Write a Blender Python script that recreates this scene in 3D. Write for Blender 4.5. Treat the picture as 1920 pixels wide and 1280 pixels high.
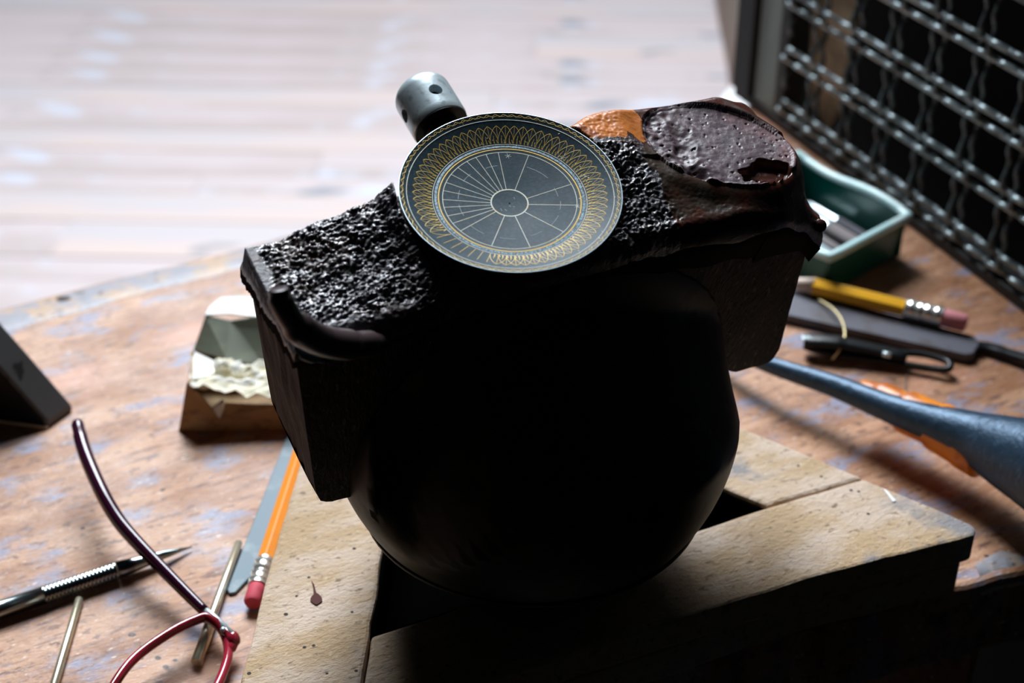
import bpy, bmesh, math, random
from mathutils import Vector, Matrix, noise
random.seed(7)
for o in list(bpy.data.objects): bpy.data.objects.remove(o)
S = bpy.context.scene; COL = S.collection
V = Vector
# ------------------------------------------------------------------ camera
F = 2800.0; TH = math.radians(32); D = .65
CAM = V((0, -D*math.cos(TH), D*math.sin(TH)))
FW = V((0, math.cos(TH), -math.sin(TH))); RR = V((1, 0, 0)); UU = V((0, math.sin(TH), math.cos(TH)))
cd = bpy.data.cameras.new('camera'); cam = bpy.data.objects.new('camera', cd); COL.objects.link(cam)
cam.location = CAM; cam.rotation_euler = (math.pi/2-TH, 0, 0)
cd.sensor_width = 36; cd.lens = F/1920*36; cd.clip_start = .01; cd.clip_end = 50
cd.dof.use_dof = True; cd.dof.focus_distance = .435; cd.dof.aperture_fstop = 11
S.camera = cam
# ------------------------------------------------------------------ light
w = bpy.data.worlds.new('world'); S.world = w; w.use_nodes = True
w.node_tree.nodes['Background'].inputs[0].default_value = (.55, .75, 1, 1)
w.node_tree.nodes['Background'].inputs[1].default_value = .004
def area(name, loc, target, sx, sy, power, col):
    l = bpy.data.lights.new(name, 'AREA'); l.shape = 'RECTANGLE'; l.size = sx; l.size_y = sy; l.energy = power; l.color = col
    o = bpy.data.objects.new(name, l); COL.objects.link(o); o.location = loc
    o.rotation_euler = (V(target)-V(loc)).to_track_quat('-Z', 'Y').to_euler(); return o
area('window_daylight', (-.30, 1.42, 1.72), (0, 0, 0), 1.0, 1.0, 92, (.86, .93, 1))
area('floor_fill', (-.3, 3.1, 2.2), (0, 1.9, -.75), 2.4, 1.4, 62, (.88, .92, 1))  # added fill lamp that brightens the floor behind the bench
S.view_settings.view_transform = 'Standard'; S.view_settings.look = 'None'
S.view_settings.gamma = 1; S.view_settings.use_curve_mapping = False; S.view_settings.exposure = 0.14

# ------------------------------------------------------------------ helpers
def ray(x, y): return FW*F + RR*(x-960) + UU*(640-y)
def U(x, y, z=0.0):
    d = ray(x, y); return CAM + d*((z-CAM.z)/d.z)
def UY(x, y, Y):
    d = ray(x, y); return CAM + d*((Y-CAM.y)/d.y)
def UP(x, y, p0, n):
    d = ray(x, y); return CAM + d*(((p0-CAM).dot(n))/d.dot(n))
class MB:
    def __init__(s): s.v = []; s.f = []
    def add(s, vs, fs):
        b = len(s.v); s.v += [V(p) for p in vs]; s.f += [tuple(b+i for i in f) for f in fs]; return s
    def prism(s, top, bot):
        n = len(top)
        s.add(list(top)+list(bot), [tuple(range(n)), tuple(range(2*n-1, n-1, -1))]+[((i+1) % n, i, n+i, n+(i+1) % n) for i in range(n)])
        return s
    def poly(s, xy, z0, z1): return s.prism([V((p[0], p[1], z1)) for p in xy], [V((p[0], p[1], z0)) for p in xy])
    def box(s, c, size, R=None):
        h = V(size)/2; R = R or Matrix.Identity(3); c = V(c)
        vs = [c+R@V((x*h.x, y*h.y, z*h.z)) for z in (1, -1) for x, y in ((-1, -1), (1, -1), (1, 1), (-1, 1))]
        return s.prism(vs[:4], vs[4:])
    def tube(s, pts, rad, n=12, closed=False, flat=1.0, upv=None, cap=True):
        pts = [V(p) for p in pts]; m = len(pts)
        if not hasattr(rad, '__len__'): rad = [rad]*m
        vs = []; prev = None
        for i, p in enumerate(pts):
            a = pts[(i-1) % m] if (closed or i) else p; b = pts[(i+1) % m] if (closed or i < m-1) else p
            t = (b-a).normalized()
            u = V(upv) if upv is not None else (prev if prev is not None else (V((0, 0, 1)) if abs(t.z) < .9 else V((1, 0, 0))))
            u = (u-t*u.dot(t)).normalized(); prev = u; q = t.cross(u)
            for k in range(n):
                an = 2*math.pi*(k+.5)/n; vs.append(p+(q*math.cos(an)+u*math.sin(an)*flat)*rad[i])
        fs = []
        for i in range(m if closed else m-1):
            j = (i+1) % m
            for k in range(n): fs.append((i*n+k, i*n+(k+1) % n, j*n+(k+1) % n, j*n+k))
        if cap and not closed: fs += [tuple(range(n-1, -1, -1)), tuple(range((m-1)*n, m*n))]
        return s.add(vs, fs)
    def build(s, name, mat=None, parent=None, smooth=False, bevel=0, seg=2, sub=0, autos=False):
        me = bpy.data.meshes.new(name); me.from_pydata(s.v, [], s.f); me.update()
        bm = bmesh.new(); bm.from_mesh(me); bmesh.ops.recalc_face_normals(bm, faces=bm.faces); bm.to_mesh(me); bm.free()
        if mat: me.materials.append(mat)
        for p in me.polygons: p.use_smooth = smooth or autos
        if autos:
            me.set_sharp_from_angle(angle=math.radians(38))
        o = bpy.data.objects.new(name, me); COL.objects.link(o)
        if parent: o.parent = parent
        if bevel:
            b = o.modifiers.new('b', 'BEVEL'); b.width = bevel; b.segments = seg; b.limit_method = 'ANGLE'; b.angle_limit = .5
        if sub:
            b = o.modifiers.new('s', 'SUBSURF'); b.levels = sub; b.render_levels = sub
        return o
def spline(P, n=8, closed=False):
    P = [V(p) for p in P]; out = []; m = len(P)
    for i in range(m if closed else m-1):
        g = (lambda k: P[k % m]) if closed else (lambda k: P[min(max(k, 0), m-1)])
        a, b, c, d = g(i-1), g(i), g(i+1), g(i+2)
        for j in range(n):
            t = j/n; out.append(.5*((2*b)+(c-a)*t+(2*a-5*b+4*c-d)*t*t+(3*b-3*c+d-a)*t**3))
    if not closed: out.append(P[-1])
    return out
def thing(name, label, cat, loc=(0, 0, 0), group=None):
    o = bpy.data.objects.new(name, None); COL.objects.link(o); o['label'] = label; o['category'] = cat
    if group: o['group'] = group
    o.empty_display_size = .01; o['base'] = 1; del o['base']
    o['_loc'] = 0; del o['_loc']
    PEND.append((o, V(loc))); return o
PEND = []
def settle():
    # move every Empty to its thing's base, keeping the parts where they were built
    for o, l in PEND:
        o.location = l
        for c in [c for c in bpy.data.objects if c.parent == o]:
            c.location = c.location - l
def tag(o, label=None, cat=None, group=None, kind=None):
    if label: o['label'] = label
    if cat: o['category'] = cat
    if group: o['group'] = group
    if kind: o['kind'] = kind
    return o

# ------------------------------------------------------------------ materials
def new_mat(name):
    m = bpy.data.materials.new(name); m.use_nodes = True
    return m, m.node_tree.nodes, m.node_tree.links, m.node_tree.nodes['Principled BSDF']
def mat(name, base, rough=.5, metal=0, spec=.5, layers=(), bump=None, rot=0, coat=0, rvar=None, spots=(), trans=0, ior=1.45, coord='Object', bump2=None, sss=0):
    """layers: (kind, scale(x,y,z), colour, lo, hi, detail)"""
    m, N, Lk, P = new_mat(name)
    P.inputs['Base Color'].default_value = (*base, 1); P.inputs['Roughness'].default_value = rough
    P.inputs['Metallic'].default_value = metal; P.inputs['Specular IOR Level'].default_value = spec
    P.inputs['Coat Weight'].default_value = coat; P.inputs['Coat Roughness'].default_value = .1
    P.inputs['Transmission Weight'].default_value = trans; P.inputs['IOR'].default_value = ior
    tc = N.new('ShaderNodeTexCoord')
    r0 = N.new('ShaderNodeMapping'); r0.inputs['Rotation'].default_value = (0, 0, rot); Lk.new(tc.outputs[coord], r0.inputs[0])
    def tex(kind, sc, detail):
        mp = N.new('ShaderNodeMapping'); mp.inputs['Scale'].default_value = sc; Lk.new(r0.outputs[0], mp.inputs[0])
        if kind == 'vor':
            t = N.new('ShaderNodeTexVoronoi'); t.inputs['Scale'].default_value = 1; Lk.new(mp.outputs[0], t.inputs['Vector']); return t.outputs['Distance']
        t = N.new('ShaderNodeTexNoise'); t.inputs['Scale'].default_value = 1; t.inputs['Detail'].default_value = detail
        t.inputs['Roughness'].default_value = .62; Lk.new(mp.outputs[0], t.inputs['Vector']); return t.outputs['Fac']
    col = None
    for (kind, sc, c, lo, hi, det) in layers:
        t = tex(kind, sc, det)
        mr = N.new('ShaderNodeMapRange'); mr.inputs['From Min'].default_value = lo; mr.inputs['From Max'].default_value = hi
        mr.interpolation_type = 'SMOOTHSTEP'; Lk.new(t, mr.inputs[0])
        mx = N.new('ShaderNodeMix'); mx.data_type = 'RGBA'; Lk.new(mr.outputs[0], mx.inputs[0])
        if col is None: mx.inputs[6].default_value = (*base, 1)
        else: Lk.new(col, mx.inputs[6])
        mx.inputs[7].default_value = (*c, 1); col = mx.outputs[2]
    for (p, r, c, sy) in spots:
        vm = N.new('ShaderNodeVectorMath'); vm.operation = 'SUBTRACT'; Lk.new(tc.outputs[coord], vm.inputs[0]); vm.inputs[1].default_value = tuple(p)
        vs = N.new('ShaderNodeVectorMath'); vs.operation = 'MULTIPLY'; Lk.new(vm.outputs[0], vs.inputs[0]); vs.inputs[1].default_value = (1, sy, 0)
        vl = N.new('ShaderNodeVectorMath'); vl.operation = 'LENGTH'; Lk.new(vs.outputs[0], vl.inputs[0])
        nz = tex('noise', (180, 180, 180), 3)
        ad = N.new('ShaderNodeMath'); ad.operation = 'MULTIPLY_ADD'; Lk.new(nz, ad.inputs[0]); ad.inputs[1].default_value = r*1.1; Lk.new(vl.outputs['Value'], ad.inputs[2])
        mr = N.new('ShaderNodeMapRange'); mr.inputs['From Min'].default_value = r*1.55; mr.inputs['From Max'].default_value = r*1.25; Lk.new(ad.outputs[0], mr.inputs[0])
        mx = N.new('ShaderNodeMix'); mx.data_type = 'RGBA'; Lk.new(mr.outputs[0], mx.inputs[0])
        if col is None: mx.inputs[6].default_value = (*base, 1)
        else: Lk.new(col, mx.inputs[6])
        mx.inputs[7].default_value = (*c, 1); col = mx.outputs[2]
    if col is not None: Lk.new(col, P.inputs['Base Color'])
    if rvar:
        t = tex('noise', rvar[0], 4); mr = N.new('ShaderNodeMapRange')
        mr.inputs['From Min'].default_value = .35; mr.inputs['From Max'].default_value = .65
        mr.inputs['To Min'].default_value = rvar[1]; mr.inputs['To Max'].default_value = rvar[2]; Lk.new(t, mr.inputs[0]); Lk.new(mr.outputs[0], P.inputs['Roughness'])
    prev = None
    for b in (bump, bump2):
        if b:
            t = tex(b[3] if len(b) > 3 else 'noise', b[0], 6); bn = N.new('ShaderNodeBump'); bn.inputs['Strength'].default_value = b[1]; bn.inputs['Distance'].default_value = b[2]
            Lk.new(t, bn.inputs['Height'])
            if prev: Lk.new(prev, bn.inputs['Normal'])
            prev = bn.outputs[0]; Lk.new(prev, P.inputs['Normal'])
    return m
kn = [U(120, 562), U(72, 556), U(48, 603)]
dots = [U(*p) for p in ((615*.406+0, 1190), (245, 1190), (300, 1238), (312, 1252), (330, 1240), (270, 1240), (305, 918), (155, 990), (1600, 768), (1628, 776), (1662, 803), (1850, 1042))]
M_bench = mat('bench_wood', (.36, .165, .08), .42, spec=.55, rot=-.5,
    layers=[('noise', (14, 60, 20), (.52, .28, .16), .42, .62, 5), ('noise', (70, 380, 60), (.13, .055, .035), .52, .70, 6),
            ('noise', (34, 60, 20), (.25, .25, .34), .50, .66, 7), ('noise', (160, 300, 200), (.20, .09, .05), .56, .66, 4), ('noise', (260, 700, 300), (.75, .6, .5), .6, .75, 3),
            ('noise', (9, 11, 9), (.62, .30, .2), .55, .68, 3)],
    bump=((120, 420, 200), .55, .0012), bump2=((500, 1400, 500), .4, .0005), rvar=((30, 40, 30), .27, .55),
    spots=[(kn[0], .0042, (.03, .02, .01), 1.6), (kn[1], .0026, (.06, .045, .03), 1.5), (kn[2], .003, (.09, .06, .04), 2)]
          + [(d, .0011, (.05, .025, .015), 1.2) for d in dots])
M_edge = mat('worn_bench_edge', (.34, .33, .36), .4, spots=[(kn[0], .0042, (.03, .02, .01), 1.6), (kn[1], .0026, (.06, .045, .03), 1.5)], layers=[('noise', (60, 90, 60), (.50, .36, .26), .45, .6, 4), ('noise', (160, 160, 160), (.14, .12, .12), .58, .7, 4)], bump=((200, 200, 200), .6, .001))
hs = [U(579, 1082, .025), U(536, 1151, .025), U(556, 1117, .025), U(571, 1213, .025), U(588, 1210, .025), U(668, 1257, .025), U(467, 1262, .025), U(613, 1262, .025), U(664, 1028, .025), U(660, 1147, .025),
      U(1497, 873, .025), U(1540, 893, .025), U(1596, 919, .025), U(1610, 921, .025), U(1628, 963, .025), U(838, 1247, .025)]
M_frame = mat('vise_frame_wood', (.50, .34, .19), .6, spec=.35, rot=-.45,
    layers=[('noise', (20, 40, 20), (.62, .48, .37), .42, .62, 5), ('noise', (240, 420, 240), (.22, .145, .085), .56, .70, 5), ('noise', (30, 26, 20), (.27, .25, .25), .55, .7, 4), ('noise', (420, 500, 420), (.62, .5, .33), .64, .75, 2)],
    bump=((420, 700, 420), .8, .0011), spots=[(h, .0007, (.02, .012, .008), 1) for h in hs])
M_floor = mat('weathered_floorboard', (.66, .57, .57), .6, spec=.3, coord='Object', layers=[('noise', (1.6, 9, 3), (.56, .48, .46), .45, .6, 4), ('noise', (7, 12, 7), (.30, .33, .38), .62, .72, 2), ('noise', (5, 8, 5), (.66, .68, .76), .56, .68, 3)], bump=((20, 90, 20), .3, .002))
M_floor2 = mat('weathered_floorboard_grey', (.62, .57, .58), .6, spec=.3, layers=[('noise', (1.6, 9, 3), (.70, .58, .54), .45, .6, 4), ('noise', (6, 10, 7), (.30, .32, .36), .67, .75, 2)], bump=((20, 90, 20), .3, .002))
M_dark = mat('bounce_blocker_dark', (.05, .045, .04), .9, layers=[('noise', (4, 4, 4), (.03, .03, .03), .4, .6, 2)])  # colour of the added slab that absorbs floor bounce
M_block = mat('pitch_stained_wood', (.016, .011, .006), .6, spec=.15, coord='Object',
    layers=[('noise', (40, 40, 40), (.045, .027, .012), .5, .7, 4), ('noise', (520, 520, 34), (.16, .095, .035), .57, .70, 4)], bump=((900, 900, 90), .9, .0016))
M_pitch = mat('dark_pitch', (.046, .038, .050), .25, spec=.8, coat=.7, layers=[('noise', (60, 60, 60), (.06, .03, .022), .5, .65, 4)],
    bump=((500, 500, 500), .7, .0012), rvar=((150, 150, 150), .15, .4))
M_pitchred = mat('red_brown_pitch', (.075, .02, .012), .3, spec=.5, layers=[('noise', (45, 45, 45), (.035, .02, .012), .45, .6, 3)], bump=((260, 260, 260), .35, .0008), rvar=((90, 90, 90), .2, .45))
M_amber = mat('amber_pitch', (.55, .17, .03), .4, spec=.4, layers=[('noise', (70, 120, 70), (.26, .07, .02), .5, .66, 4)], bump=((300, 300, 300), .4, .0007))
M_facet = mat('cut_pitch', (.11, .075, .085), .45, spec=.5, layers=[('noise', (60, 60, 60), (.17, .085, .09), .48, .66, 4), ('noise', (90, 90, 90), (.06, .05, .06), .58, .7, 4)],
    bump=((420, 420, 420), .5, .0006), rvar=((90, 90, 90), .35, .55))
M_drip = mat('drip_pitch', (.06, .04, .042), .3, spec=.5, bump=((80, 80, 80), .3, .0008), layers=[('noise', (60, 60, 60), (.035, .022, .022), .45, .6, 3)])
M_ball = mat('blackened_iron', (.012, .012, .011), .5, spec=.3, layers=[('noise', (40, 40, 40), (.05, .045, .02), .52, .66, 4)], bump=((150, 150, 150), .2, .0006))
M_steel = mat('brushed_steel', (.66, .78, .82), .30, metal=.5, layers=[('noise', (300, 300, 300), (.40, .46, .48), .5, .7, 4)], bump=((900, 900, 300), .12, .0003))
M_rod = mat('bright_steel', (.62, .56, .40), .25, metal=.75, layers=[('noise', (100, 100, 100), (.5, .48, .4), .5, .7, 3)])
M_scribe = mat('nickel_steel', (.30, .36, .37), .22, metal=1, layers=[('noise', (100, 100, 100), (.2, .24, .25), .5, .7, 3)])
M_black = mat('black_steel', (.008, .010, .012), .35, spec=.4, bump=((300, 300, 300), .15, .0005))
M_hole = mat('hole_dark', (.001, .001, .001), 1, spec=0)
M_dial = mat('blued_dial', (.018, .042, .058), .5, metal=.0, spec=.16, layers=[('noise', (900, 900, 900), (.03, .065, .085), .45, .65, 3), ('noise', (140, 140, 140), (.014, .032, .044), .52, .68, 3)], bump=((1500, 1500, 1500), .15, .0002))
M_rim = mat('dial_edge', (.5, .58, .6), .3, metal=.9)
M_gold = mat('gold_line', (.95, .62, .12), .5, metal=.0, spec=.2, layers=[('noise', (600, 600, 600), (.85, .68, .34), .5, .7, 2)])
M_pale = mat('pale_scribed_line', (.80, .82, .74), .5, spec=.2, metal=.0, layers=[('noise', (700, 700, 700), (.85, .72, .45), .5, .65, 2)])
M_chalk = mat('scuffed_metal', (.16, .34, .48), .5, layers=[('noise', (1300, 1300, 1300), (.045, .075, .095), .46, .54, 4), ('noise', (2200, 2200, 2200), (.6, .75, .85), .6, .68, 2)])
M_scr = mat('faint_scratch', (.42, .52, .58), .5)
M_wire = mat('galvanised_wire', (.44, .54, .57), .34, metal=.5, layers=[('noise', (80, 80, 80), (.18, .22, .23), .45, .6, 3)])
M_wirev = mat('shaded_wire', (.13, .17, .18), .4, metal=.5, layers=[('noise', (80, 80, 80), (.08, .10, .11), .45, .6, 3)])  # darker copy of the wire, painting the verticals as shaded
M_guard = mat('guard_frame_black', (.012, .014, .015), .6)
M_bar = mat('grey_steel_bar', (.20, .26, .25), .5, metal=.3, layers=[('noise', (60, 60, 20), (.26, .31, .29), .5, .65, 3)])
M_tan = mat('tan_leather', (.62, .52, .36), .7, layers=[('noise', (30, 30, 30), (.5, .41, .28), .45, .6, 3)])
M_wall = mat('matte_black_wall', (.006, .006, .006), .9, spec=.1)  # plain near-black colour for the panel behind the guard
M_yel = mat('yellow_lacquer', (1.0, .50, .01), .3, layers=[('noise', (40, 40, 40), (.95, .45, .01), .5, .7, 2)])
M_ora = mat('orange_lacquer', (.85, .28, .03), .35, layers=[('noise', (40, 40, 40), (.75, .24, .03), .5, .7, 2)])
M_fer = mat('pencil_ferrule', (.85, .84, .78), .25, metal=.85)
M_era = mat('rubber_eraser', (.62, .07, .10), .7, layers=[('noise', (150, 150, 150), (.5, .05, .08), .5, .7, 2)])
M_era2 = mat('pink_rubber_eraser', (.72, .26, .29), .7)
M_cedar = mat('sharpened_cedar', (.85, .68, .58), .6)
M_lead = mat('graphite', (.05, .05, .055), .4)
M_file = mat('file_steel', (.10, .10, .12), .55, metal=.2, rot=-.4, layers=[('noise', (60, 60, 60), (.075, .065, .07), .5, .65, 4)], bump=((900, 900, 900), .4, .0004))
M_blade = mat('blue_grey_blade', (.12, .17, .20), .6, metal=.1, layers=[('noise', (80, 80, 80), (.2, .25, .27), .5, .68, 4)])
M_tape = mat('black_coated_handle', (.014, .032, .055), .38, spec=.9, bump=((260, 260, 260), .5, .001), layers=[('noise', (300, 300, 300), (.03, .06, .10), .5, .7, 3)])
M_tape.node_tree.nodes['Principled BSDF'].inputs['Specular Tint'].default_value = (.45, .7, 1, 1)  # blue window sheen put into the base colour and specular tint
M_orw = mat('orange_varnished_wood', (.80, .25, .02), .35, layers=[('noise', (60, 60, 60), (.5, .13, .02), .5, .65, 3)])
M_green = mat('green_plastic', (.0, .11, .085), .35, spec=.5, layers=[('noise', (50, 50, 50), (0, .10, .08), .45, .6, 2)])
M_rimg = mat('highlit_rim', (.62, .92, .92), .3, spec=.7, layers=[('noise', (80, 80, 80), (.75, .97, .97), .45, .6, 3)])  # the rim's cyan-white highlight is put into its colour
M_tray = mat('tray_lining', (.20, .19, .20), .5, layers=[('noise', (50, 50, 50), (.28, .24, .24), .45, .6, 3)])
M_white = mat('white_painted', (.85, .86, .86), .45, layers=[('noise', (10, 10, 10), (.8, .8, .8), .45, .6, 2)])
M_taupe = mat('taupe_wood', (.42, .34, .29), .55, layers=[('noise', (20, 20, 5), (.5, .38, .32), .45, .6, 3)])
M_orleg = mat('orange_wood', (.75, .30, .12), .5, layers=[('noise', (20, 20, 5), (.6, .22, .1), .45, .6, 3)])
M_pap = mat('cream_paper', (.80, .74, .56), .8, layers=[('noise', (120, 120, 120), (.88, .86, .78), .45, .6, 3)], bump=((150, 150, 150), .3, .0007))
M_papw = mat('white_paper', (.86, .87, .84), .8, bump=((150, 150, 150), .3, .0007))
M_card = mat('brown_printed_card', (.40, .25, .12), .75, layers=[('noise', (200, 200, 400), (.27, .16, .08), .52, .6, 4), ('noise', (60, 60, 60), (.5, .36, .2), .5, .65, 3)])
M_cardg = mat('grey_green_paper', (.27, .29, .22), .7, layers=[('noise', (20, 20, 60), (.2, .22, .17), .45, .6, 3)])
M_redpl = mat('red_acetate', (.22, .012, .02), .12, spec=.7, coat=.6, layers=[('noise', (60, 60, 60), (.40, .02, .045), .45, .6, 2)])
M_temple = mat('dark_plum_acetate', (.035, .006, .02), .12, spec=.5)
M_glass = mat('clear_lens', (1, 1, 1), .02, trans=1, ior=1.05, spec=.3)
M_goldw = mat('thin_gold_wire', (.80, .66, .36), .35, metal=.7)
M_boxg = mat('grey_satin_metal', (.11, .115, .12), .5, metal=.3, layers=[('noise', (90, 40, 40), (.03, .03, .03), .56, .62, 3)])

# ------------------------------------------------------------------ floor (boards one by one) and walls
fl = tag(MB().box((0, 2, -.795), (9, 6.2, .03)).build('floor', M_floor), kind='structure')
MB().box((0, -.5, -.77), (6, 1.19, .02)).build('bounce_blocker_mat', M_dark, fl, bevel=.003)  # unseen dark slab added to keep floor bounce off the front faces
yy = .1; k = 0
rotf = Matrix.Rotation(-.035, 3, 'Z')
while yy < 4.6:
    wdt = random.choice((.07, .085, .1, .12)); x0 = -2.6; cuts = [-2.6, random.uniform(-.9, .9), 2.6]
    for a, b in zip(cuts[:-1], cuts[1:]):
        zt = random.uniform(-.001, .0005)
        o = MB().box(((b-a)/2, 0, 0), (b-a-.0006, wdt-.0025, .03)).build('floor_board', M_floor if random.random() < .6 else M_floor2, fl, bevel=.001, seg=1)
        o.location = rotf@V((a, yy+wdt/2, 0)) + V((0, 0, -.765+zt)); o.rotation_euler = (0, 0, -.035)
    yy += wdt
# mesh-guard line on the bench
M0 = U(1706, 420); M1 = U(1920, 580); md = (M1-M0).normalized(); mn = V((md.y, -md.x, 0))   # mn points towards the camera side
if mn.x > 0: mn = -mn
def G(s, z, n=0.0): return M0 + md*s + V((0, 0, z)) + mn*n
wl = MB().prism([G(-.185, .4, -.045), G(1.2, .4, -.045), G(1.2, .4, -.085), G(-.185, .4, -.085)], [G(-.185, -.78, -.045), G(1.2, -.78, -.045), G(1.2, -.78, -.085), G(-.185, -.78, -.085)]).build('wall_right', M_wall)
tag(wl, kind='structure')

# ------------------------------------------------------------------ workbench
bench = thing('workbench', 'worn brown wooden workbench top carrying the vise frame and tools', 'workbench', (0, -.03, 0))
back = []
b0, b1 = U(0, 577), U(530, 440); bdir = (b1-b0).normalized()
s = -.45
while s < .36:
    p = b0 + bdir*s; p = p + V((-bdir.y, bdir.x, 0))*(noise.noise(V((s*14, 3, 0)))*.004); back.append(p); s += .02
f0, f1 = U(1925, 1072), U(1790, 1106); fdir = (f1-f0).normalized()
front = []
s = -.12
while s < .55:
    p = f0+fdir*s + V((0, 1, 0))*(noise.noise(V((s*45, 7, 0)))*.005+noise.noise(V((s*160, 2, 0)))*.002); front.append(p); s += .006
gl0 = G(0, 0, -.03)
back = [p for p in back if (p-gl0).dot(mn) > .003]
poly = back + [G(-.17, 0, -.025), G(.22, 0, -.025)] + [p for p in front if (p-gl0).dot(mn) > .006]
poly = [p for p in poly]
top = MB().poly([(p.x, p.y) for p in reversed(poly)], -.035, 0).build('tabletop', M_bench, bench, bevel=.004, seg=3)
# the greyed worn arris along the far edge
edge = MB()
out = V((-bdir.y, bdir.x, 0))
for i in range(len(back)-1):
    a, b = back[i], back[i+1]
    if (b-gl0).dot(mn) < .045: continue
    wa = .021+.010*noise.noise(V((i*.7, 0, 1))); wb = .021+.010*noise.noise(V(((i+1)*.7, 0, 1)))
    z = V((0, 0, 1))
    edge.add([a-out*wa+z*.0001, b-out*wb+z*.0001, b-out*.004+z*.0006, a-out*.004+z*.0006, b+out*.001-z*.004, a+out*.001-z*.004, b+out*.001-z*.03, a+out*.001-z*.03], [(0, 1, 2, 3), (3, 2, 4, 5), (5, 4, 6, 7)])
edge.build('worn_edge_strip', M_edge, bench, smooth=True)
edge = MB(); inn = V((0, 1, 0)); z = V((0, 0, 1))
ff_ = [p for p in front if (p-gl0).dot(mn) > .04 and p.x > .158]
for i in range(len(ff_)-1):
    a, b = ff_[i], ff_[i+1]
    wa = .010+.013*noise.noise(V((i*.35, 2, 1))); wb = .010+.013*noise.noise(V(((i+1)*.35, 2, 1)))
    ra = noise.noise(V((i*.9, 5, 0)))*.0012; rb_ = noise.noise(V(((i+1)*.9, 5, 0)))*.0012
    edge.add([a+inn*wa+z*.0001, b+inn*wb+z*.0001, b+inn*.004+z*(.0004+rb_*.3), a+inn*.004+z*(.0004+ra*.3), b-inn*.001-z*.005, a-inn*.001-z*.005], [(0, 1, 2, 3), (3, 2, 4, 5)])
edge.build('worn_edge_strip', M_edge, bench, smooth=True)
for x, y in ((-.38, -.25), (.15, -.10), (-.36, -.06), (.10, .12)):
    MB().box((x, y, -.4), (.06, .06, .72)).build('leg', M_bench, bench, bevel=.004)

# ------------------------------------------------------------------ chair behind the bench
ch = thing('wooden_chair', 'pale chair with a white seat standing on the floor behind the bench', 'chair', (.47, 1.0, -.75))
Yc = .9
sc = UY(1385, 128, Yc)
zs = sc.z
c0 = UY(1262, 205+40, Yc-.12); 
corner = V((sc.x+.004, sc.y, zs))
seat = [corner, V((sc.x-.085, sc.y-.21, zs)), V((sc.x+.22, sc.y-.42, zs)), V((sc.x+.36, sc.y-.1, zs))]
MB().poly([(p.x, p.y) for p in seat], zs-.03, zs).build('seat', M_white, ch, bevel=.006)
MB().poly([(p.x+.004, p.y-.004) for p in seat], zs-.06, zs-.03).build('seat_rail', M_orleg, ch, bevel=.004)
pts = spline([UY(1366, -60, Yc), UY(1377, 20, Yc), UY(1388, 95, Yc), UY(1396, 170, Yc), UY(1400, 250, Yc), UY(1398, 330, Yc)], 6)
MB().tube(pts, [.014+.001*math.sin(i*.3) for i in range(len(pts))], 14, flat=1.2).build('back_post', M_taupe, ch, smooth=True)
e = pts[-1]
MB().tube([e, V((e.x, e.y+.01, -.748))], [.015, .012], 12).build('leg', M_taupe, ch, smooth=True)
for p in seat[1:]:
    q = V((p.x*.9+sc.x*.1+.02, p.y, 0)) if p is not seat[1] else V((p.x+.03, p.y, 0))
    MB().tube([V((q.x, q.y, zs-.05)), V((q.x, q.y, -.748))], [.015, .012], 12).build('leg', M_orleg, ch, smooth=True)

# ------------------------------------------------------------------ crimped wire guard
gd = thing('wire_mesh_guard', 'tall crimped double wire mesh guard in a black frame at the right of the bench', 'mesh guard', G(0, 0))
def gbox(name, s0, s1, z0, z1, n0, n1, m):
    return MB().prism([G(s0, z1, n0), G(s1, z1, n0), G(s1, z1, n1), G(s0, z1, n1)], [G(s0, z0, n0), G(s1, z0, n0), G(s1, z0, n1), G(s0, z0, n1)]).build(name, m, gd, bevel=.0008)
gbox('bottom_rail', -.178, .33, 0, .006, -.012, .002, M_guard)
gbox('top_rail', -.178, .33, .40, .42, -.012, .004, M_guard)
gbox('stile', -.178, -.159, .006, .40, -.02, .004, M_guard)
tag(gbox('steel_bar', -.1575, -.1345, .006, .40, -.008, .001, M_bar), label='flat grey steel bar')
gbox('stile', -.1345, -.126, .006, .40, -.012, .001, M_guard)
gbox('stile', .31, .33, .006, .40, -.012, .004, M_guard)
HS, VS = .0305, .0325
amp = .0017
def wave(q, per, ph):     # crimp: one bump at each crossing
    return amp*math.sin(2*math.pi*q/per+ph)
for k in range(13):
    for j, dz in enumerate((-.0034, .0034)):
        z = .013+HS*k+dz
        pts = [];s = -.13; n = int(.445/.002)
        for i in range(n+1):
            s = -.13+.445*i/n; ph = (s+.033)/VS*2*math.pi
            wv = math.cos(ph*2+(k*2+j)*math.pi)
            pts.append(G(s, z+.0010*wv, amp*wv))
        MB().tube(pts, .00150, 6).build('horizontal_wire', M_wire, gd, smooth=True)
for k in range(-3, 11):
    for j, ds in enumerate((-.0038, .0038)):
        s = -.033+VS*k+ds
        if s < -.128: continue
        pts = []; n = int(.4/.002)
        for i in range(n+1):
            z = .006+.396*i/n; ph = (z-.013)/HS*2*math.pi
            wv = -math.cos(ph*2+(k*2+j)*math.pi)
            pts.append(G(s+.0009*wv, z, amp*wv-.0004))
        MB().tube(pts, .0014, 6).build('vertical_wire', M_wirev, gd, smooth=True)
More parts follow.
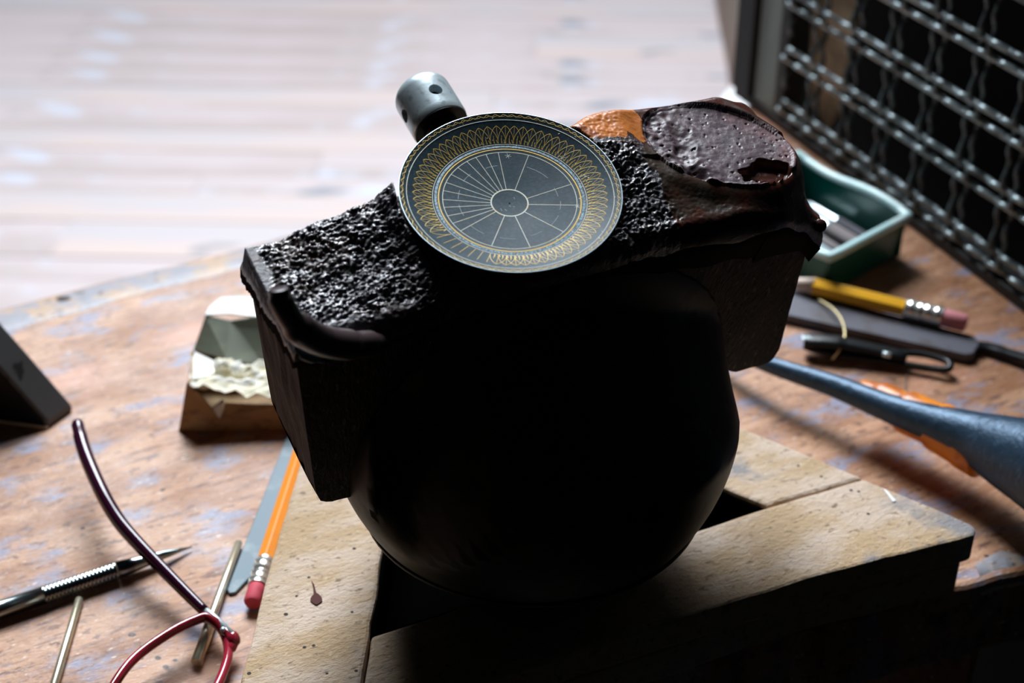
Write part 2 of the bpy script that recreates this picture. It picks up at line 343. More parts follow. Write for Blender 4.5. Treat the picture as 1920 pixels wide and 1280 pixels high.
# tan strap behind the guard
def GN(x, y, n):
    return UP(x, y, G(0, 0, n), mn)
st = [GN(1552, -60, -.012), GN(1608, -60, -.012), GN(1597, 60, -.012), GN(1583, 130, -.012), GN(1570, 195, -.012), GN(1549, 240, -.012), GN(1536, 222, -.012), GN(1533, 180, -.012), GN(1544, 90, -.012)]
o = MB().prism(st, [p-mn*.004 for p in st]).build('leather_strap', M_tan, bevel=.001)
tag(o, 'broad tan leather strap hanging behind the wire mesh guard', 'strap')
st = [GN(x, y, -.014) for x, y in ((1522, -60), (1540, -60), (1536, 60), (1530, 140), (1522, 200), (1514, 190), (1518, 100))]
o = MB().prism(st, [p-mn*.003 for p in st]).build('leather_strap', M_tan, bevel=.0005)
tag(o, 'narrow tan leather strap behind the guard, nearer the grey steel bar', 'strap')

# ------------------------------------------------------------------ green tool box
zb = .022
R_ = U(1703, 408, zb); F_ = U(1556, 486, zb); B_ = U(1496, 292, zb); L_ = F_+(B_-R_)
gb = thing('green_tool_tray', 'open green plastic tray of steel tools behind the yellow pencil', 'tray', (R_+L_)/2*1.0-V((0, 0, zb)))
cen = (R_+F_+B_+L_)/4
def ins(p, d): q = (cen-p); return p+q.normalized()*d
cs = [R_, F_, L_, B_]
for a, b, nm in ((R_, F_, 1), (F_, L_, 2), (L_, B_, 3), (B_, R_, 4)):
    n2 = 14; tv = []
    A2, B2 = ins(a, .006), ins(b, .006)
    a0, b0_ = a*1, b*1
    wallm = MB()
    for i in range(n2):
        t0, t1 = i/n2, (i+1)/n2
        def col(t):
            sag = -.0016*math.sin(t*math.pi*2)*(1 if nm in (2, 4) else 0)
            o1 = a0.lerp(b0_, t); i1 = a0.lerp(b0_, t)+(cen-(a0+b0_)/2).normalized()*.0022
            tp = V((0, 0, sag)); ob = ins(o1, .003)
            return o1+tp, i1+tp, V((i1.x, i1.y, .002)), V((ob.x, ob.y, 0.0))
        A0, A1, A3, A4 = col(t0); C0, C1, C3, C4 = col(t1)
        wallm.add([A0, A1, A3, A4, C0, C1, C3, C4], [(0, 1, 5, 4), (1, 2, 6, 5), (0, 4, 7, 3), (3, 7, 6, 2)])
    wallm.build('side_wall', M_green, gb)
rp = []
for a, b in zip(cs, cs[1:]+cs[:1]):
    for i in range(10):
        t = i/10; rp.append(a.lerp(b, t)+V((0, 0, .0008)) + (V((0, 0, -.0018*math.sin(t*2*math.pi))) if (a is F_ or a is B_) else V((0, 0, 0))))
MB().tube(rp, .0023, 8, closed=True).build('rim', M_rimg, gb, smooth=True)
MB().poly([(ins(p, .004).x, ins(p, .004).y) for p in cs], .001, .003).build('base', M_tray, gb)
du = (B_-R_).normalized(); dv = (F_-R_); Wt = dv.length; dv = dv.normalized(); Lb = (B_-R_).length
tools = [(.14, .0025, .0034, 'slim steel graver lying nearest the far wall of the green tray', .85), (.30, .0034, .0040, 'thick brown-grey steel graver in the green tray, second from the far wall', .8), (.46, .002, .0034, 'dull grey steel graver in the middle of the green tray', .9),
         (.63, .0034, .0042, 'bright broad steel graver in the green tray beside the dull grey one', .82), (.84, .0028, .0036, 'bright steel graver lying nearest the front wall of the green tray', .86)]
for t, r, zc, lb, ln in tools:
    c0 = R_+dv*(Wt*t); c0 = V((c0.x, c0.y, 0))+du*.006; c1 = c0+du*(Lb*ln-.008)
    zz = V((0, 0, .0032+r))
    g = thing('steel_graver', lb, 'graver', c0+V((0, 0, .003)), 'gravers in the green tray')
    MB().tube([c0+zz, c0.lerp(c1, .55)+zz], [r, r], 8, flat=1.0).build('shank', M_steel if t > .6 else (M_file if t < .2 else M_tray), g, autos=True)
    MB().tube([c0.lerp(c1, .55)+zz, c0.lerp(c1, .9)+zz, c1+zz-V((0, 0, r*.5))], [r*.8, r*.7, r*.2], 6).build('blade', M_steel, g, autos=True)

# ------------------------------------------------------------------ pencils
def pencil(name, label, a, b, r, body, erase, ferr=.085, era=.045, sharpen=True, grp=None):
    """a: point end, b: eraser end"""
    t = (b-a); L = t.length; t = t.normalized()
    g = thing(name, label, 'pencil', a)
    pf = L-.0215*(r/.0036); pe = L-.0085*(r/.0036)
    MB().tube([a+t*.016, a+t*pf], [r, r], 6).build('barrel', body, g, bevel=.0004)
    if sharpen:
        MB().tube([a+t*.005, a+t*.0165], [.0012, r*.97], 12).build('sharpened_cone', M_cedar, g, smooth=True)
        MB().tube([a, a+t*.0055], [.0002, .0012], 10).build('lead', M_lead, g, smooth=True)
    prof = []
    n = 20
    for i in range(n+1):
        u = i/n; rr_ = r*1.03 + (.0003 if (.12 < u < .2 or .36 < u < .44 or .56 < u < .64 or .82 < u < .9) else 0) - (.0003 if .46 < u < .54 else 0)
        prof.append((pf-.001+(pe-pf+.001)*u, rr_))
    MB().tube([a+t*q for q, _ in prof], [q for _, q in prof], 20).build('ferrule', M_fer, g, autos=True)
    MB().tube([a+t*pe, a+t*(L-.001), a+t*L], [r*.92, r*.92, r*.75], 16).build('eraser', erase, g, autos=True)
    return g
# ------------------------------------------------------------------ file, pencil, tweezers, gold wire on the right
fz = .0045
p1 = U(1300, 492, fz); p2 = U(1825, 628, fz); p3 = U(1812, 664, fz); p4 = U(1290, 548, fz)
fg = thing('flat_file', 'flat dark grey steel file lying under the yellow pencil', 'file', p3-V((0, 0, fz)))
MB().poly([(p.x, p.y) for p in (p1, p2, U(1838, 640, fz), U(1826, 662, fz), p3, p4)], .0003, fz).build('blade', M_file, fg, bevel=.0006)
tg = [U(1828, 650, .0025), U(1850, 650, .0026), U(1885, 660, .003), U(1925, 672, .0035), U(1990, 692, .0045)]
MB().tube(spline(tg, 5), [.0048]*2+[.0036]*8+[.0032]*11, 8, flat=.45).build('tang', M_black, fg, smooth=True)
pencil('yellow_pencil', 'yellow pencil with a pink eraser lying on the flat file', U(1462, 521, .0086), U(1812, 606, .0086), .0043, M_yel, M_era2)
tw = thing('black_tweezers', 'black steel tweezers with an open looped end between file and coated handle', 'tweezers', U(1600, 652))
ta, tb, tc_ = U(1508, 640, .006), U(1600, 655, .005), U(1700, 673, .004)
for dz in (-.0022, .0022):
    pts = [ta+V((0, 0, dz*.35)), ta.lerp(tb, .5)+V((0, 0, dz)), tb+V((0, 0, dz*1.1)), tc_+V((0, 0, dz*.6))]
    MB().tube(spline(pts, 6), [.0042, .0046]+[.0048]*8+[.0040]*8+[.0022], 10, flat=.45).build('arm', M_black, tw, smooth=True)
lp = spline([U(1688, 662, .005), U(1730, 664, .005), U(1768, 674, .005), U(1781, 682, .005), U(1776, 692, .004), U(1740, 690, .003), U(1695, 683, .003)], 6)
MB().tube(lp, [.0016]*len(lp), 8, flat=.9).build('loop', M_black, tw, smooth=True)
MB().tube([U(1655, 663, .0085), U(1670, 666, .0085)], .0012, 8).build('rivet', M_steel, tw, smooth=True)
MB().box(U(1513, 634, .0085), (.004, .003, .0012)).build('tip_highlight', M_steel, tw, bevel=.0004)  # bright chip standing in for the highlight on the blunt end
wp = spline([U(1535, 562, .006), U(1560, 577, .008), U(1578, 600, .009), U(1584, 628, .009), U(1576, 652, .007), U(1560, 674, .002)], 8)
tag(MB().tube(wp, .00045, 6).build('gold_wire', M_goldw, smooth=True), 'thin curved gold wire lying across file and black tweezers', 'wire')
hp = spline([U(1702, 700, .001), U(1697, 715, .002), U(1699, 742, .001)], 6)
tag(MB().tube(hp, .0002, 5).build('short_thread', M_lead, smooth=True), 'short dark thread on the bench below the tweezers loop', 'thread')

# ------------------------------------------------------------------ black coated hammer handle at right
hh = thing('black_coated_tool', 'long tapering black coated tool handle over orange wood, resting along the right side', 'tool handle', U(1860, 850))
ha = [U(1345, 640, .012), U(1440, 682, .015), U(1560, 722, .018), U(1660, 762, .020), U(1745, 792, .022), U(1830, 822, .024), U(1925, 862, .027), U(2060, 915, .032), U(2150, 950, .034)]
hr = [.0033, .0036, .0045, .0055, .0070, .0100, .0150, .022, .024]
P_ = spline(ha, 8); Rr = []
for i in range(len(hr)-1):
    for j in range(8): Rr.append(hr[i]+(hr[i+1]-hr[i])*j/8)
Rr.append(hr[-1])
MB().tube(P_, Rr, 24).build('coated_grip', M_tape, hh, smooth=True)
oc = [U(1612, 738, .0165), U(1650, 748, .018), U(1700, 772, .019), U(1760, 800, .020), U(1815, 832, .020), U(1850, 852, .020)]
MB().tube(spline(oc, 6), [.003]+[.0058]*5+[.0070]*6+[.0084]*6+[.0095]*6+[.0100]*6+[.006], 24).build('wooden_core', M_orw, hh, smooth=True)
MB().tube([U(2120, 940, .034), U(2300, 1000, .036)], [.032, .036], 24).build('mallet_head', M_tape, hh, autos=True)

# ------------------------------------------------------------------ triangular vise frame
t = .025
T1, T2, T3 = U(693, 1192, t), U(1440, 950, t), U(773, 658, t)
dL = (T3-T1).normalized()
fr = thing('triangular_vise_stand', 'triangular stand of thick worn planks carrying the engraving ball', 'stand', (0, -.13, 0))
sF = U(668, 1345, t)
oL = [U(440, 1415, t), U(452, 1268, t), U(461, 1235, t), U(478, 1170, t), U(509, 1046, t), U(560, 874, t)]
Lt = V((oL[-1].x+.003, .035, t)); Li = T1+dL*((.035-T1.y)/dL.y)
def wob(P, a=.0006, seed=0):
    out = []
    for i in range(len(P)):
        p, q = P[i], P[(i+1) % len(P)]; n = max(1, int((q-p).length/.006))
        for j in range(n):
            r_ = p.lerp(q, j/n)
            if j: r_ = r_+V((noise.noise(r_*70+V((seed, 0, 0))), noise.noise(r_*70+V((0, seed+9, 0))), 0))*a
            out.append(r_)
    return out
seam = U(1620, 897, t); sd = (seam-T2).normalized()
left = [Lt, Li, T3, T1, sF]+oL
frontp = [T2+sd*.0, U(1620, 897, t), U(1700, 930, t), U(1822, 982, t), U(1830, 990, t), U(1828, 1002, t), U(1700, 1036, t), U(1550, 1074, t), U(1400, 1120, t), U(1280, 1158, t), U(950, 1262, t), sF+V((.0004, 0, 0)), T1+V((.0004, 0, 0))]
oRd = (U(1400, 805, t)-seam).normalized()
inner = (T3-T2).normalized()
gapv = V((-sd.y, sd.x, 0))*.0007
rb0 = U(1400, 805, t)+oRd*.16; rb1 = T3+dL*.0
def isect(p, d, q, e_):
    den = d.x*e_.y-d.y*e_.x; w_ = q-p; return p+d*((w_.x*e_.y-w_.y*e_.x)/den)
rb0 = isect(seam, oRd, T1, dL)
backp = [seam+gapv, U(1400, 805, t), rb0+V((.0006, 0, 0)), T3+V((.0006, 0, 0)), T2+gapv]
def inset(P, d):
    c = sum(P, V((0, 0, 0)))/len(P); return [p+(c-p).normalized()*d for p in P]
for i, P in enumerate((left, frontp, backp)):
    W_ = wob(P, .0007, i)
    MB().poly([(p.x, p.y) for p in W_], .0135, t).build('plank', M_frame, fr, bevel=.0012, seg=2)
    W2 = wob(inset(P, .0035 if i == 1 else .0012), .0007, i+5)
    MB().poly([(p.x, p.y) for p in W2], 0, .0132).build('lower_plank', M_frame, fr, bevel=.004, seg=3)
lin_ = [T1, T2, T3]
MB().poly([(p.x, p.y) for p in lin_], .0003, .002).build('opening_shade', M_hole, fr)  # black sheet standing in for the ball's shadow inside the opening
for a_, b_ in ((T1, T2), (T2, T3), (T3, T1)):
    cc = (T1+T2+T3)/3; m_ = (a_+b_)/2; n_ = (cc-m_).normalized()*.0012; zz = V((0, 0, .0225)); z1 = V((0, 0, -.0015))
    MB().prism([a_+z1, b_+z1, b_+n_+z1, a_+n_+z1], [a_-zz, b_-zz, b_+n_-zz, a_+n_-zz]).build('opening_shade', M_hole, fr)  # black strips paint the inner walls as shade and hide bounced light
# wax stain on the left plank
wx = [U(593+11*math.cos(a)*(1+.1*math.sin(3*a)), 1122+10*math.sin(a)*(1+.12*math.cos(4*a)), t+.0004) for a in [i*math.pi/8 for i in range(16)]]
tag(MB().prism(wx, [p-V((0, 0, .0006)) for p in wx]).build('wax_stain', mat('purple_wax', (.10, .045, .04), .9, spec=.1), fr), label='small purple-brown wax spot')
wx = [U(584, 1088, t+.0003), U(589, 1095, t+.0003), U(594, 1114, t+.0003), U(588, 1114, t+.0003), U(587, 1100, t+.0003)]
MB().prism(wx, [p-V((0, 0, .0005)) for p in wx]).build('wax_trail', bpy.data.materials['purple_wax'], fr)
sp = [U(1655, 915, t+.0004), U(1662, 918, t+.0004), U(1680, 938, t+.0004), U(1674, 940, t+.0004)]
MB().prism(sp, [p-V((0, 0, .0006)) for p in sp]).build('white_scuff', M_papw, fr)

# ------------------------------------------------------------------ engraving ball
A = V((-.0555, -.2083, .0788)); L = V((.87437, .48216, -.05472)).normalized(); up = V((.19757, -.25072, .94768)).normalized(); wd = V((-.44322, .83944, .31449)).normalized()
W = .0361; H = .0675
def B3(s, v, w_): return A+L*s+wd*v+up*w_
bc = V((.00642, -.17018, .085)); RB = .0640
vise = thing('engraving_ball_vise', 'heavy black iron engraving ball with clamping screw, seated in the triangular stand', 'ball vise', V((.0064, -.17, .021)))
arch = [(-.0070+.0, -.0070)]
def arch_w(s):   # lower edge of the block above its base line
    P = [(.0201, -.006), (.0250, .003), (.0304, .0125), (.0415, .0255), (.0631, .0330), (.0992, .0304), (.1242, .0207), (.1473, .0040)]
    if s <= P[0][0] or s >= P[-1][0]: return -.006
    for (a, b), (c, d) in zip(P[:-1], P[1:]):
        if a <= s <= c:
            q = (s-a)/(c-a); return b+(d-b)*q
me = MB(); nu, nv = 96, 64; vs = []; fs = []
for i in range(nv+1):
    ph = math.pi*i/nv
    for j in range(nu):
        a = 2*math.pi*j/nu
        n_ = V((math.sin(ph)*math.cos(a), math.sin(ph)*math.sin(a), math.cos(ph)))
        p = bc+n_*RB
        q = p-A; s_, v_, w_ = q.dot(L), q.dot(wd), q.dot(up)
        lim = arch_w(s_)
        # flat-topped under the block: the jaws stop at the saddle cut in the wood
        if w_ > lim-.0012 and s_ > .012:
            wl_ = max(lim-.0012, -.02) if v_ > -.002 else None
            if wl_ is not None: p = p-up*(w_-wl_)
            else:
                # part standing proud of the block face is rounded off into a shoulder
                k_ = min(1, (w_-(lim-.0012))/.02); p = p+wd*(min(0, v_)*-1*k_*.9)
        vs.append(p)
for i in range(nv):
    for j in range(nu):
        fs.append((i*nu+j, i*nu+(j+1) % nu, (i+1)*nu+(j+1) % nu, (i+1)*nu+j))
me.add(vs, fs).build('ball', M_ball, vise, smooth=True)
# band groove round the ball
gr = []
c_ = bc-V((0, 0, .035)); rr0 = math.sqrt(RB**2-.035**2)
for i in range(72):
    a = 2*math.pi*i/72; gr.append(c_+V((math.cos(a), math.sin(a), 0))*(rr0+.0002))
MB().tube(gr, .0009, 6, closed=True).build('lower_band', M_ball, vise, smooth=True)
# clamping screw
P0 = U(835, 250, .148)
axd = (wd*.97 + V((-.02, 0, .10))).normalized()
def lathe(c, ax, prof, n=40):
    ax = ax.normalized(); u = (V((0, 0, 1))-ax*ax.z).normalized(); q = ax.cross(u); vs = []; fs = []
    for d, r in prof:
        for k in range(n):
            an = 2*math.pi*k/n; vs.append(c+ax*d+(u*math.cos(an)+q*math.sin(an))*r)
    m = len(prof)
    for i in range(m-1):
        for k in range(n): fs.append((i*n+k, i*n+(k+1) % n, (i+1)*n+(k+1) % n, (i+1)*n+k))
    fs += [tuple(range(n)), tuple(range((m-1)*n, m*n))]
    return MB().add(vs, fs)
rh = .0094
hc = U(806, 203, .155)     # centre of the head
axu = (V((0, 0, 1))-axd*axd.z).normalized(); axq = axd.cross(axu)
prof = [(-.0088, rh*.86), (-.0084, rh*.97), (-.0075, rh*1.0)]+[(x, rh) for x in (-.006, -.002, .002, .005)]+[(.005+rh*.55*math.sin(a), rh*(.35+.65*math.cos(a))) for a in [math.pi/2*i/8 for i in range(1, 9)]]
head = lathe(hc, axd, prof, 56).build('screw_head', M_steel, vise, autos=True)
# cross holes bored right through
hol = MB()
for d2 in (axu, axq):
    hol2 = MB().tube([hc-axd*.001-d2*.03, hc-axd*.001+d2*.03], .0022, 24).build('bore_cutter', None)
    bm_ = head.modifiers.new('c', 'BOOLEAN'); bm_.object = hol2; bm_.solver = 'EXACT'; bm_.operation = 'DIFFERENCE'
bpy.context.view_layer.update()
dg = bpy.context.evaluated_depsgraph_get(); ev = head.evaluated_get(dg); nm_ = bpy.data.meshes.new_from_object(ev)
head.modifiers.clear(); head.data = nm_
nm_.materials.clear(); nm_.materials.append(M_steel)
for o in [o for o in bpy.data.objects if o.name.startswith('bore_cutter')]: bpy.data.objects.remove(o)
MB().tube([hc-axd*.0035, hc-axd*.003, hc-axd*.001, hc+axd*.001, hc+axd*.0015], [.003, .0062, .0068, .0062, .003], 24).build('bore_shade', M_hole, vise, smooth=True)  # black core painted in as the shade inside the cross holes
shp = []
dd = -.062
while dd < -.0092:
    shp += [(dd, .0050), (dd+.0005, .0059), (dd+.0010, .0059)]; dd += .0016
shp.append((-.0086, .0056))
lathe(hc, axd, shp, 32).build('threaded_shank', M_black, vise, smooth=True)
lathe(hc, axd, [(-.0091, .0050), (-.0090, rh*.96), (-.0086, rh*.96), (-.0085, .005)], 40).build('shoulder', M_black, vise, autos=True)

# ------------------------------------------------------------------ pitch block
blk = thing('pitch_block', 'dark stained wooden block capped with black pitch, clamped across the ball', 'pitch block', B3(.08, .018, 0))
bw = MB(); ns = 90
def side_s(w_):   # taper of both ends
    k_ = w_/H; return -.0012-.0142*k_*.96, .1645-.0125*k_
fv = []; 
rows = 26
def low(s): return arch_w(s) if .0201 < s < .1473 else (-.006 if s < .1473 else .004)
top_w = H-.0015
vs = []; fs = []
for side, v_ in ((0, 0.0), (1, W)):
    for i in range(ns+1):
        u = i/ns
        for j in range(rows+1):
            k_ = j/rows
            sb = -.0012+(.1645+.0012)*u
            lo = low(sb)
            # rounded lower corners
            e0 = (sb+.0012); e1 = (.1645-sb)
            for e_ in (e0, e1):
                if e_ < .006: lo += .006-math.sqrt(max(0, .006**2-(.006-e_)**2))
            w_ = lo+(top_w-lo)*k_
            a0, a1 = side_s(max(0, w_)); s_ = a0+(a1-a0)*u
            nz = noise.noise(V((s_*60, w_*12, side*5)))*.0007+noise.noise(V((s_*900, w_*60, side)))*.0002
            vs.append(B3(s_, v_+(nz if side else -nz), w_))
n1 = (ns+1)*(rows+1)
I = lambda sd_, i, j: sd_*n1+i*(rows+1)+j
for i in range(ns):
    for j in range(rows):
        fs.append((I(0, i, j), I(0, i+1, j), I(0, i+1, j+1), I(0, i, j+1)))
        fs.append((I(1, i, j), I(1, i, j+1), I(1, i+1, j+1), I(1, i+1, j)))
    fs.append((I(0, i, 0), I(1, i, 0), I(1, i+1, 0), I(0, i+1, 0)))
    fs.append((I(0, i, rows), I(0, i+1, rows), I(1, i+1, rows), I(1, i, rows)))
for i in (0, ns):
    # end faces, subdivided across with saw-cut grain
    nc = 14; base = len(vs)
    for j in range(rows+1):
        pa, pb = vs[I(0, i, j)], vs[I(1, i, j)]
        for c in range(1, nc):
            p = pa.lerp(pb, c/nc); g_ = noise.noise(V((c*.9, j*.12, i)))*.0011
            vs.append(p+L*(g_ if i == 0 else -g_))
    def E(c, j): return I(0, i, j) if c == 0 else (I(1, i, j) if c == nc else base+j*(nc-1)+c-1)
    for j in range(rows):
        for c in range(nc): fs.append((E(c, j), E(c, j+1), E(c+1, j+1), E(c+1, j)))
    fs_b = tuple(E(c, 0) for c in range(nc+1)); fs.append(fs_b)
    fs.append(tuple(E(c, rows) for c in range(nc, -1, -1)))
bw.add(vs, fs); bw.build('wooden_block', M_block, blk, autos=True)

dn = V((.06644, -.32114, .9447)).normalized()
dC = U(958, 353, .164); RD = .03085
dx = RR*math.cos(math.radians(5.3)) - UU*math.sin(math.radians(5.3)); dx = (dx-dn*dx.dot(dn)).normalized(); dy = dn.cross(dx)
prof_h = [(0, -.0058), (.168, -.0056), (.60, -.0042), (.69, -.0038), (.78, -.0027), (.866, -.0017), (.92, -.0010), (.975, -.0003), (1.0, 0)]
def dh(r):
    for (a, b), (c, d) in zip(prof_h[:-1], prof_h[1:]):
        if r <= c: return b+(d-b)*(r-a)/(c-a)
    return 0
# pitch mass: height over the block top (s along, v across)
def lerpP(P, s):
    if s <= P[0][0]: return P[0][1]
    for (a, b), (c, d) in zip(P[:-1], P[1:]):
        if s <= c:
            q = (s-a)/(c-a); q = q*q*(3-2*q)*.5+q*.5; return b+(d-b)*q
    return P[-1][1]
backw = [(-.0134, .0668), (-.0087, .0696), (.006, .0749), (.0195, .0786), (.027, .0850), (.050, .0860), (.0796, .0905), (.1005, .0890), (.1065, .0885), (.136, .0875), (.1474, .0835), (.1570, .0760), (.162, .066)]
frontw = [(-.0142, .0705), (.0, .0690), (.02, .0705), (.04, .0745), (.06, .0765), (.08, .079), (.1, .0815), (.12, .083), (.135, .0815), (.146, .0765), (.1545, .0700), (.16, .064)]
fs0, fv0, fw0 = .1262, .0245, .0858      # facet centre
fan = []
for i in range(40):
    a = 2*math.pi*i/40; x_, y_ = 150*math.cos(a), 66*math.sin(a)*(1 if math.sin(a) < 0 else 1.05); ph = math.radians(15)
    X, Y = 1347+x_*math.cos(ph)-y_*math.sin(ph), 271+x_*math.sin(ph)+y_*math.cos(ph)
    q = UP(X, Y, B3(0, 0, fw0), up)-A; fan.append((q.dot(L), q.dot(wd)))
def facet_r(s_, v_):   # <1 inside the cut oval
    ds, dv_ = s_-fs0, v_-fv0; a = math.atan2(dv_, ds)
    best = None
    for k_ in range(40):
        (x1, y1), (x2, y2) = fan[k_], fan[(k_+1) % 40]
        a1 = math.atan2(y1-fv0, x1-fs0); a2 = math.atan2(y2-fv0, x2-fs0)
        da = (a2-a1+math.pi) % (2*math.pi)-math.pi; db = (a-a1+math.pi) % (2*math.pi)-math.pi
        if (da >= 0 and 0 <= db <= da) or (da < 0 and da <= db <= 0):
            x0, y0 = x1-fs0, y1-fv0; ex, ey = x2-x1, y2-y1
            den = math.cos(a)*ey-math.sin(a)*ex
            if abs(den) > 1e-12:
                r_ = (x0*ey-y0*ex)/den
                return math.hypot(ds, dv_)/max(1e-6, r_)
    return 9
dc = V((.0555, .0230, .0855))   # dial centre in block coordinates
NS, NV = 470, 160
sA, sB, vA0, vB0 = -.0149, .1570, -.0016, W+.0014
vs = []; reg = []
def sm(x, a, b):
    x = max(0, min(1, (x-a)/(b-a))); return x*x*(3-2*x)
for i in range(NS+1):
    for j in range(NV+1):
        # superellipse-rounded footprint
        u = -1+2*i/NS; v_ = -1+2*j/NV
        ss = (sA+sB)/2+(sB-sA)/2*u; vB = vB0+.0086*sm(ss, .07, .098); vA = vA0-.002*sm(ss, .09, .12)*(1-sm(ss, .13, .15)); vv = (vA+vB)/2+(vB-vA)/2*v_
        ed = max(abs(u) if 1 else 0, 0); du_ = (1-abs(u))*(sB-sA)/2; dv2 = (1-abs(v_))*(vB-vA)/2
        tv = max(0, min(1, vv/W)); hb = lerpP(backw, ss); hf = lerpP(frontw, ss)
        h_ = hf+(hb-hf)*sm(tv, -.1, 1.0)
        # broad swelling under the dial
        r_ = math.hypot(ss-dc.x, (vv-dc.y))
        h_ = max(h_, 0) ; h_ = h_*(1-sm(-r_, -.022, -.006))+(.0795)*(sm(-r_, -.022, -.006))
        fr_ = facet_r(ss, vv)
        P3 = B3(ss, vv, h_)
        rough = 1-sm(ss, .026, .05)*(1-sm(ss, .068, .082))
        if ss > .06: rough *= 1-sm(ss, .094, .105)
        if ss < .02 and vv < .004: rough *= .35
        rough = max(rough, .15)
        n0 = noise.noise(P3*90); n1_ = noise.noise(P3*260); n2_ = noise.noise(P3*640); n3_ = noise.noise(P3*1150)
        rough *= (.3 if (vv > .030 and ss > .064) else 1)
        d_ = rough*(n0*.0008+n1_*.0008+abs(n2_)*-.0011+n3_*.0007)+n0*.0004
        hh_ = h_+d_
        code = 0
        if ss > .098+.01*n0 and rough < .6: code = 1
        if ss > .066+.006*n0 and vv > .031+.004*n1_ and ss < .106+.004*n0: code = 2
        if fr_ < 1:
            pit = 0
            pn = noise.noise(P3*900)
            pit = -.0007*max(0, pn-.50)*7
            dnt = (-.0020*sm(noise.noise(P3*110+V((3, 1, 2))), .0, .4)+n1_*.0005+n2_*.0003)*sm(-ss, -.126, -.110)
            X = (ss-.1345)/.0090; Y = (vv-.0105)/.0048
            ch_ = X*X+Y*Y+noise.noise(P3*300)*.9
            chip = -.0026*(1-sm(ch_, .7, 1.0))
            if ch_ < .95: code = 1
            else: code = 3
            hh_ = fw0+n0*.0003+n1_*.00012+n2_*.00012+pit+dnt+chip+ (.0005 if fr_ > .95 else 0)
        elif fr_ < 1.35:
            q = (fr_-1)/.35
            # lip: falls away in front, stands slightly proud at the back
            tgt = hh_
            edgeh = fw0-.0004 if vv < fv0 else fw0+.0008+.0006*sm(vv, .029, .037)
            hh_ = edgeh+(tgt-edgeh)*sm(q, 0, 1)
        # the dial is pressed into the pitch: keep everything below its underside
        qd = B3(ss, vv, hh_)-dC; hd = qd.dot(dn); rd = (qd-dn*hd).length
        lim = (dh(min(1, rd/RD))-.0020 if rd < RD else -.0020+(rd-RD)*5+.0012*n1_)
        if hd > lim: hh_ -= hd-lim
        # roll over the sides
        dd_, lim_ = min(du_, dv2), .0045
        if 1:
            if dd_ < lim_:
                k_ = 1-dd_/lim_; hh_ -= (1-math.sqrt(max(0, 1-k_*k_)))*.007*(1.0+.5*n0)
        if -.0146 < ss < .1526 and -.0005 < vv < W+.0005: hh_ = max(hh_, H+.0003)
        vs.append(B3(ss, vv, hh_)); reg.append(code)
# underside row (closed lump)
fs = []
K = lambda i, j: i*(NV+1)+j
mi = []
for i in range(NS):
    for j in range(NV):
        fs.append((K(i, j), K(i+1, j), K(i+1, j+1), K(i, j+1))); mi.append(reg[K(i, j)])
bord = [K(i, 0) for i in range(NS+1)]+[K(NS, j) for j in range(1, NV+1)]+[K(i, NV) for i in range(NS-1, -1, -1)]+[K(0, j) for j in range(NV-1, 0, -1)]
bb = len(vs)
for idx in bord:
    p = vs[idx]; q = p-A; s_, v_, w_ = q.dot(L), q.dot(wd), q.dot(up)
    drop = .0030+.0015*noise.noise(V((s_*110, v_*110, 3)))
    if s_ > .13: drop += .003
    s2 = min(max(s_, -.0150), .1535); v2 = min(max(v_, 0-.0006), W)
    vs.append(B3(s_*.5+s2*.5, v_*.5+v2*.5, min(w_, H)-drop)); 
nb_ = len(bord)
for k_ in range(nb_):
    k2 = (k_+1) % nb_; fs.append((bord[k_], bb+k_, bb+k2, bord[k2])); mi.append(4)
cap = len(vs)
for idx in range(nb_):
    q = vs[bb+idx]-A; s_, v_, w_ = q.dot(L), q.dot(wd), q.dot(up)
    vs.append(B3(min(max(s_, -.0140), .1520), min(max(v_, .0008), W-.001), H-.0015))
for k_ in range(nb_):
    k2 = (k_+1) % nb_; fs.append((bb+k_, cap+k_, cap+k2, bb+k2)); mi.append(4)
mesh = bpy.data.meshes.new('pitch_cap'); mesh.from_pydata(vs, [], fs); mesh.update()
for m_ in (M_pitch, M_pitchred, M_amber, M_facet, mat('pitch_skirt', (.008, .006, .005), .9, spec=.03)): mesh.materials.append(m_)
mesh.polygons.foreach_set('material_index', mi)
for p in mesh.polygons: p.use_smooth = True
bm = bmesh.new(); bm.from_mesh(mesh); bmesh.ops.recalc_face_normals(bm, faces=bm.faces); bm.to_mesh(mesh); bm.free()
pc = bpy.data.objects.new('pitch_cap', mesh); COL.objects.link(pc); pc.parent = blk
pc['label'] = 'lumpy dark pitch with a smooth cut oval at its right end'
# drips over the edges
def on_front(x, y, off=0): return UP(x, y, B3(0, -off, 0), wd)
dr = spline([on_front(522, 540, .001), on_front(530, 570, .003), on_front(556, 610, .0045), on_front(600, 637, .005), on_front(650, 646, .005), on_front(690, 644, .004), on_front(712, 642, .002)], 6)
MB().tube(dr, [.0026]*4+[.0032]*8+[.0042]*14+[.0036]*6+[.0028]*4+[.0012], 14).build('pitch_drip', M_drip, blk, smooth=True, sub=1)
dr = spline([B3(.1530, -.001, .0700), B3(.1548, .004, .0665), B3(.1550, .012, .0655), B3(.1548, .022, .066), B3(.153, .033, .068)], 5)
MB().tube(dr, [.002]*5+[.0030]*10+[.002]*6, 12).build('pitch_drip', M_pitchred, blk, smooth=True)
dr = spline([on_front(556, 655, .0006), on_front(575, 668, .0014), on_front(612, 676, .0006)], 6)
MB().tube(dr, [.0008]*4+[.0014]*5+[.0009]*3+[.0004], 8).build('dried_glue_smear', mat('blue_grey_glue', (.07, .11, .13), .4), blk, smooth=True)

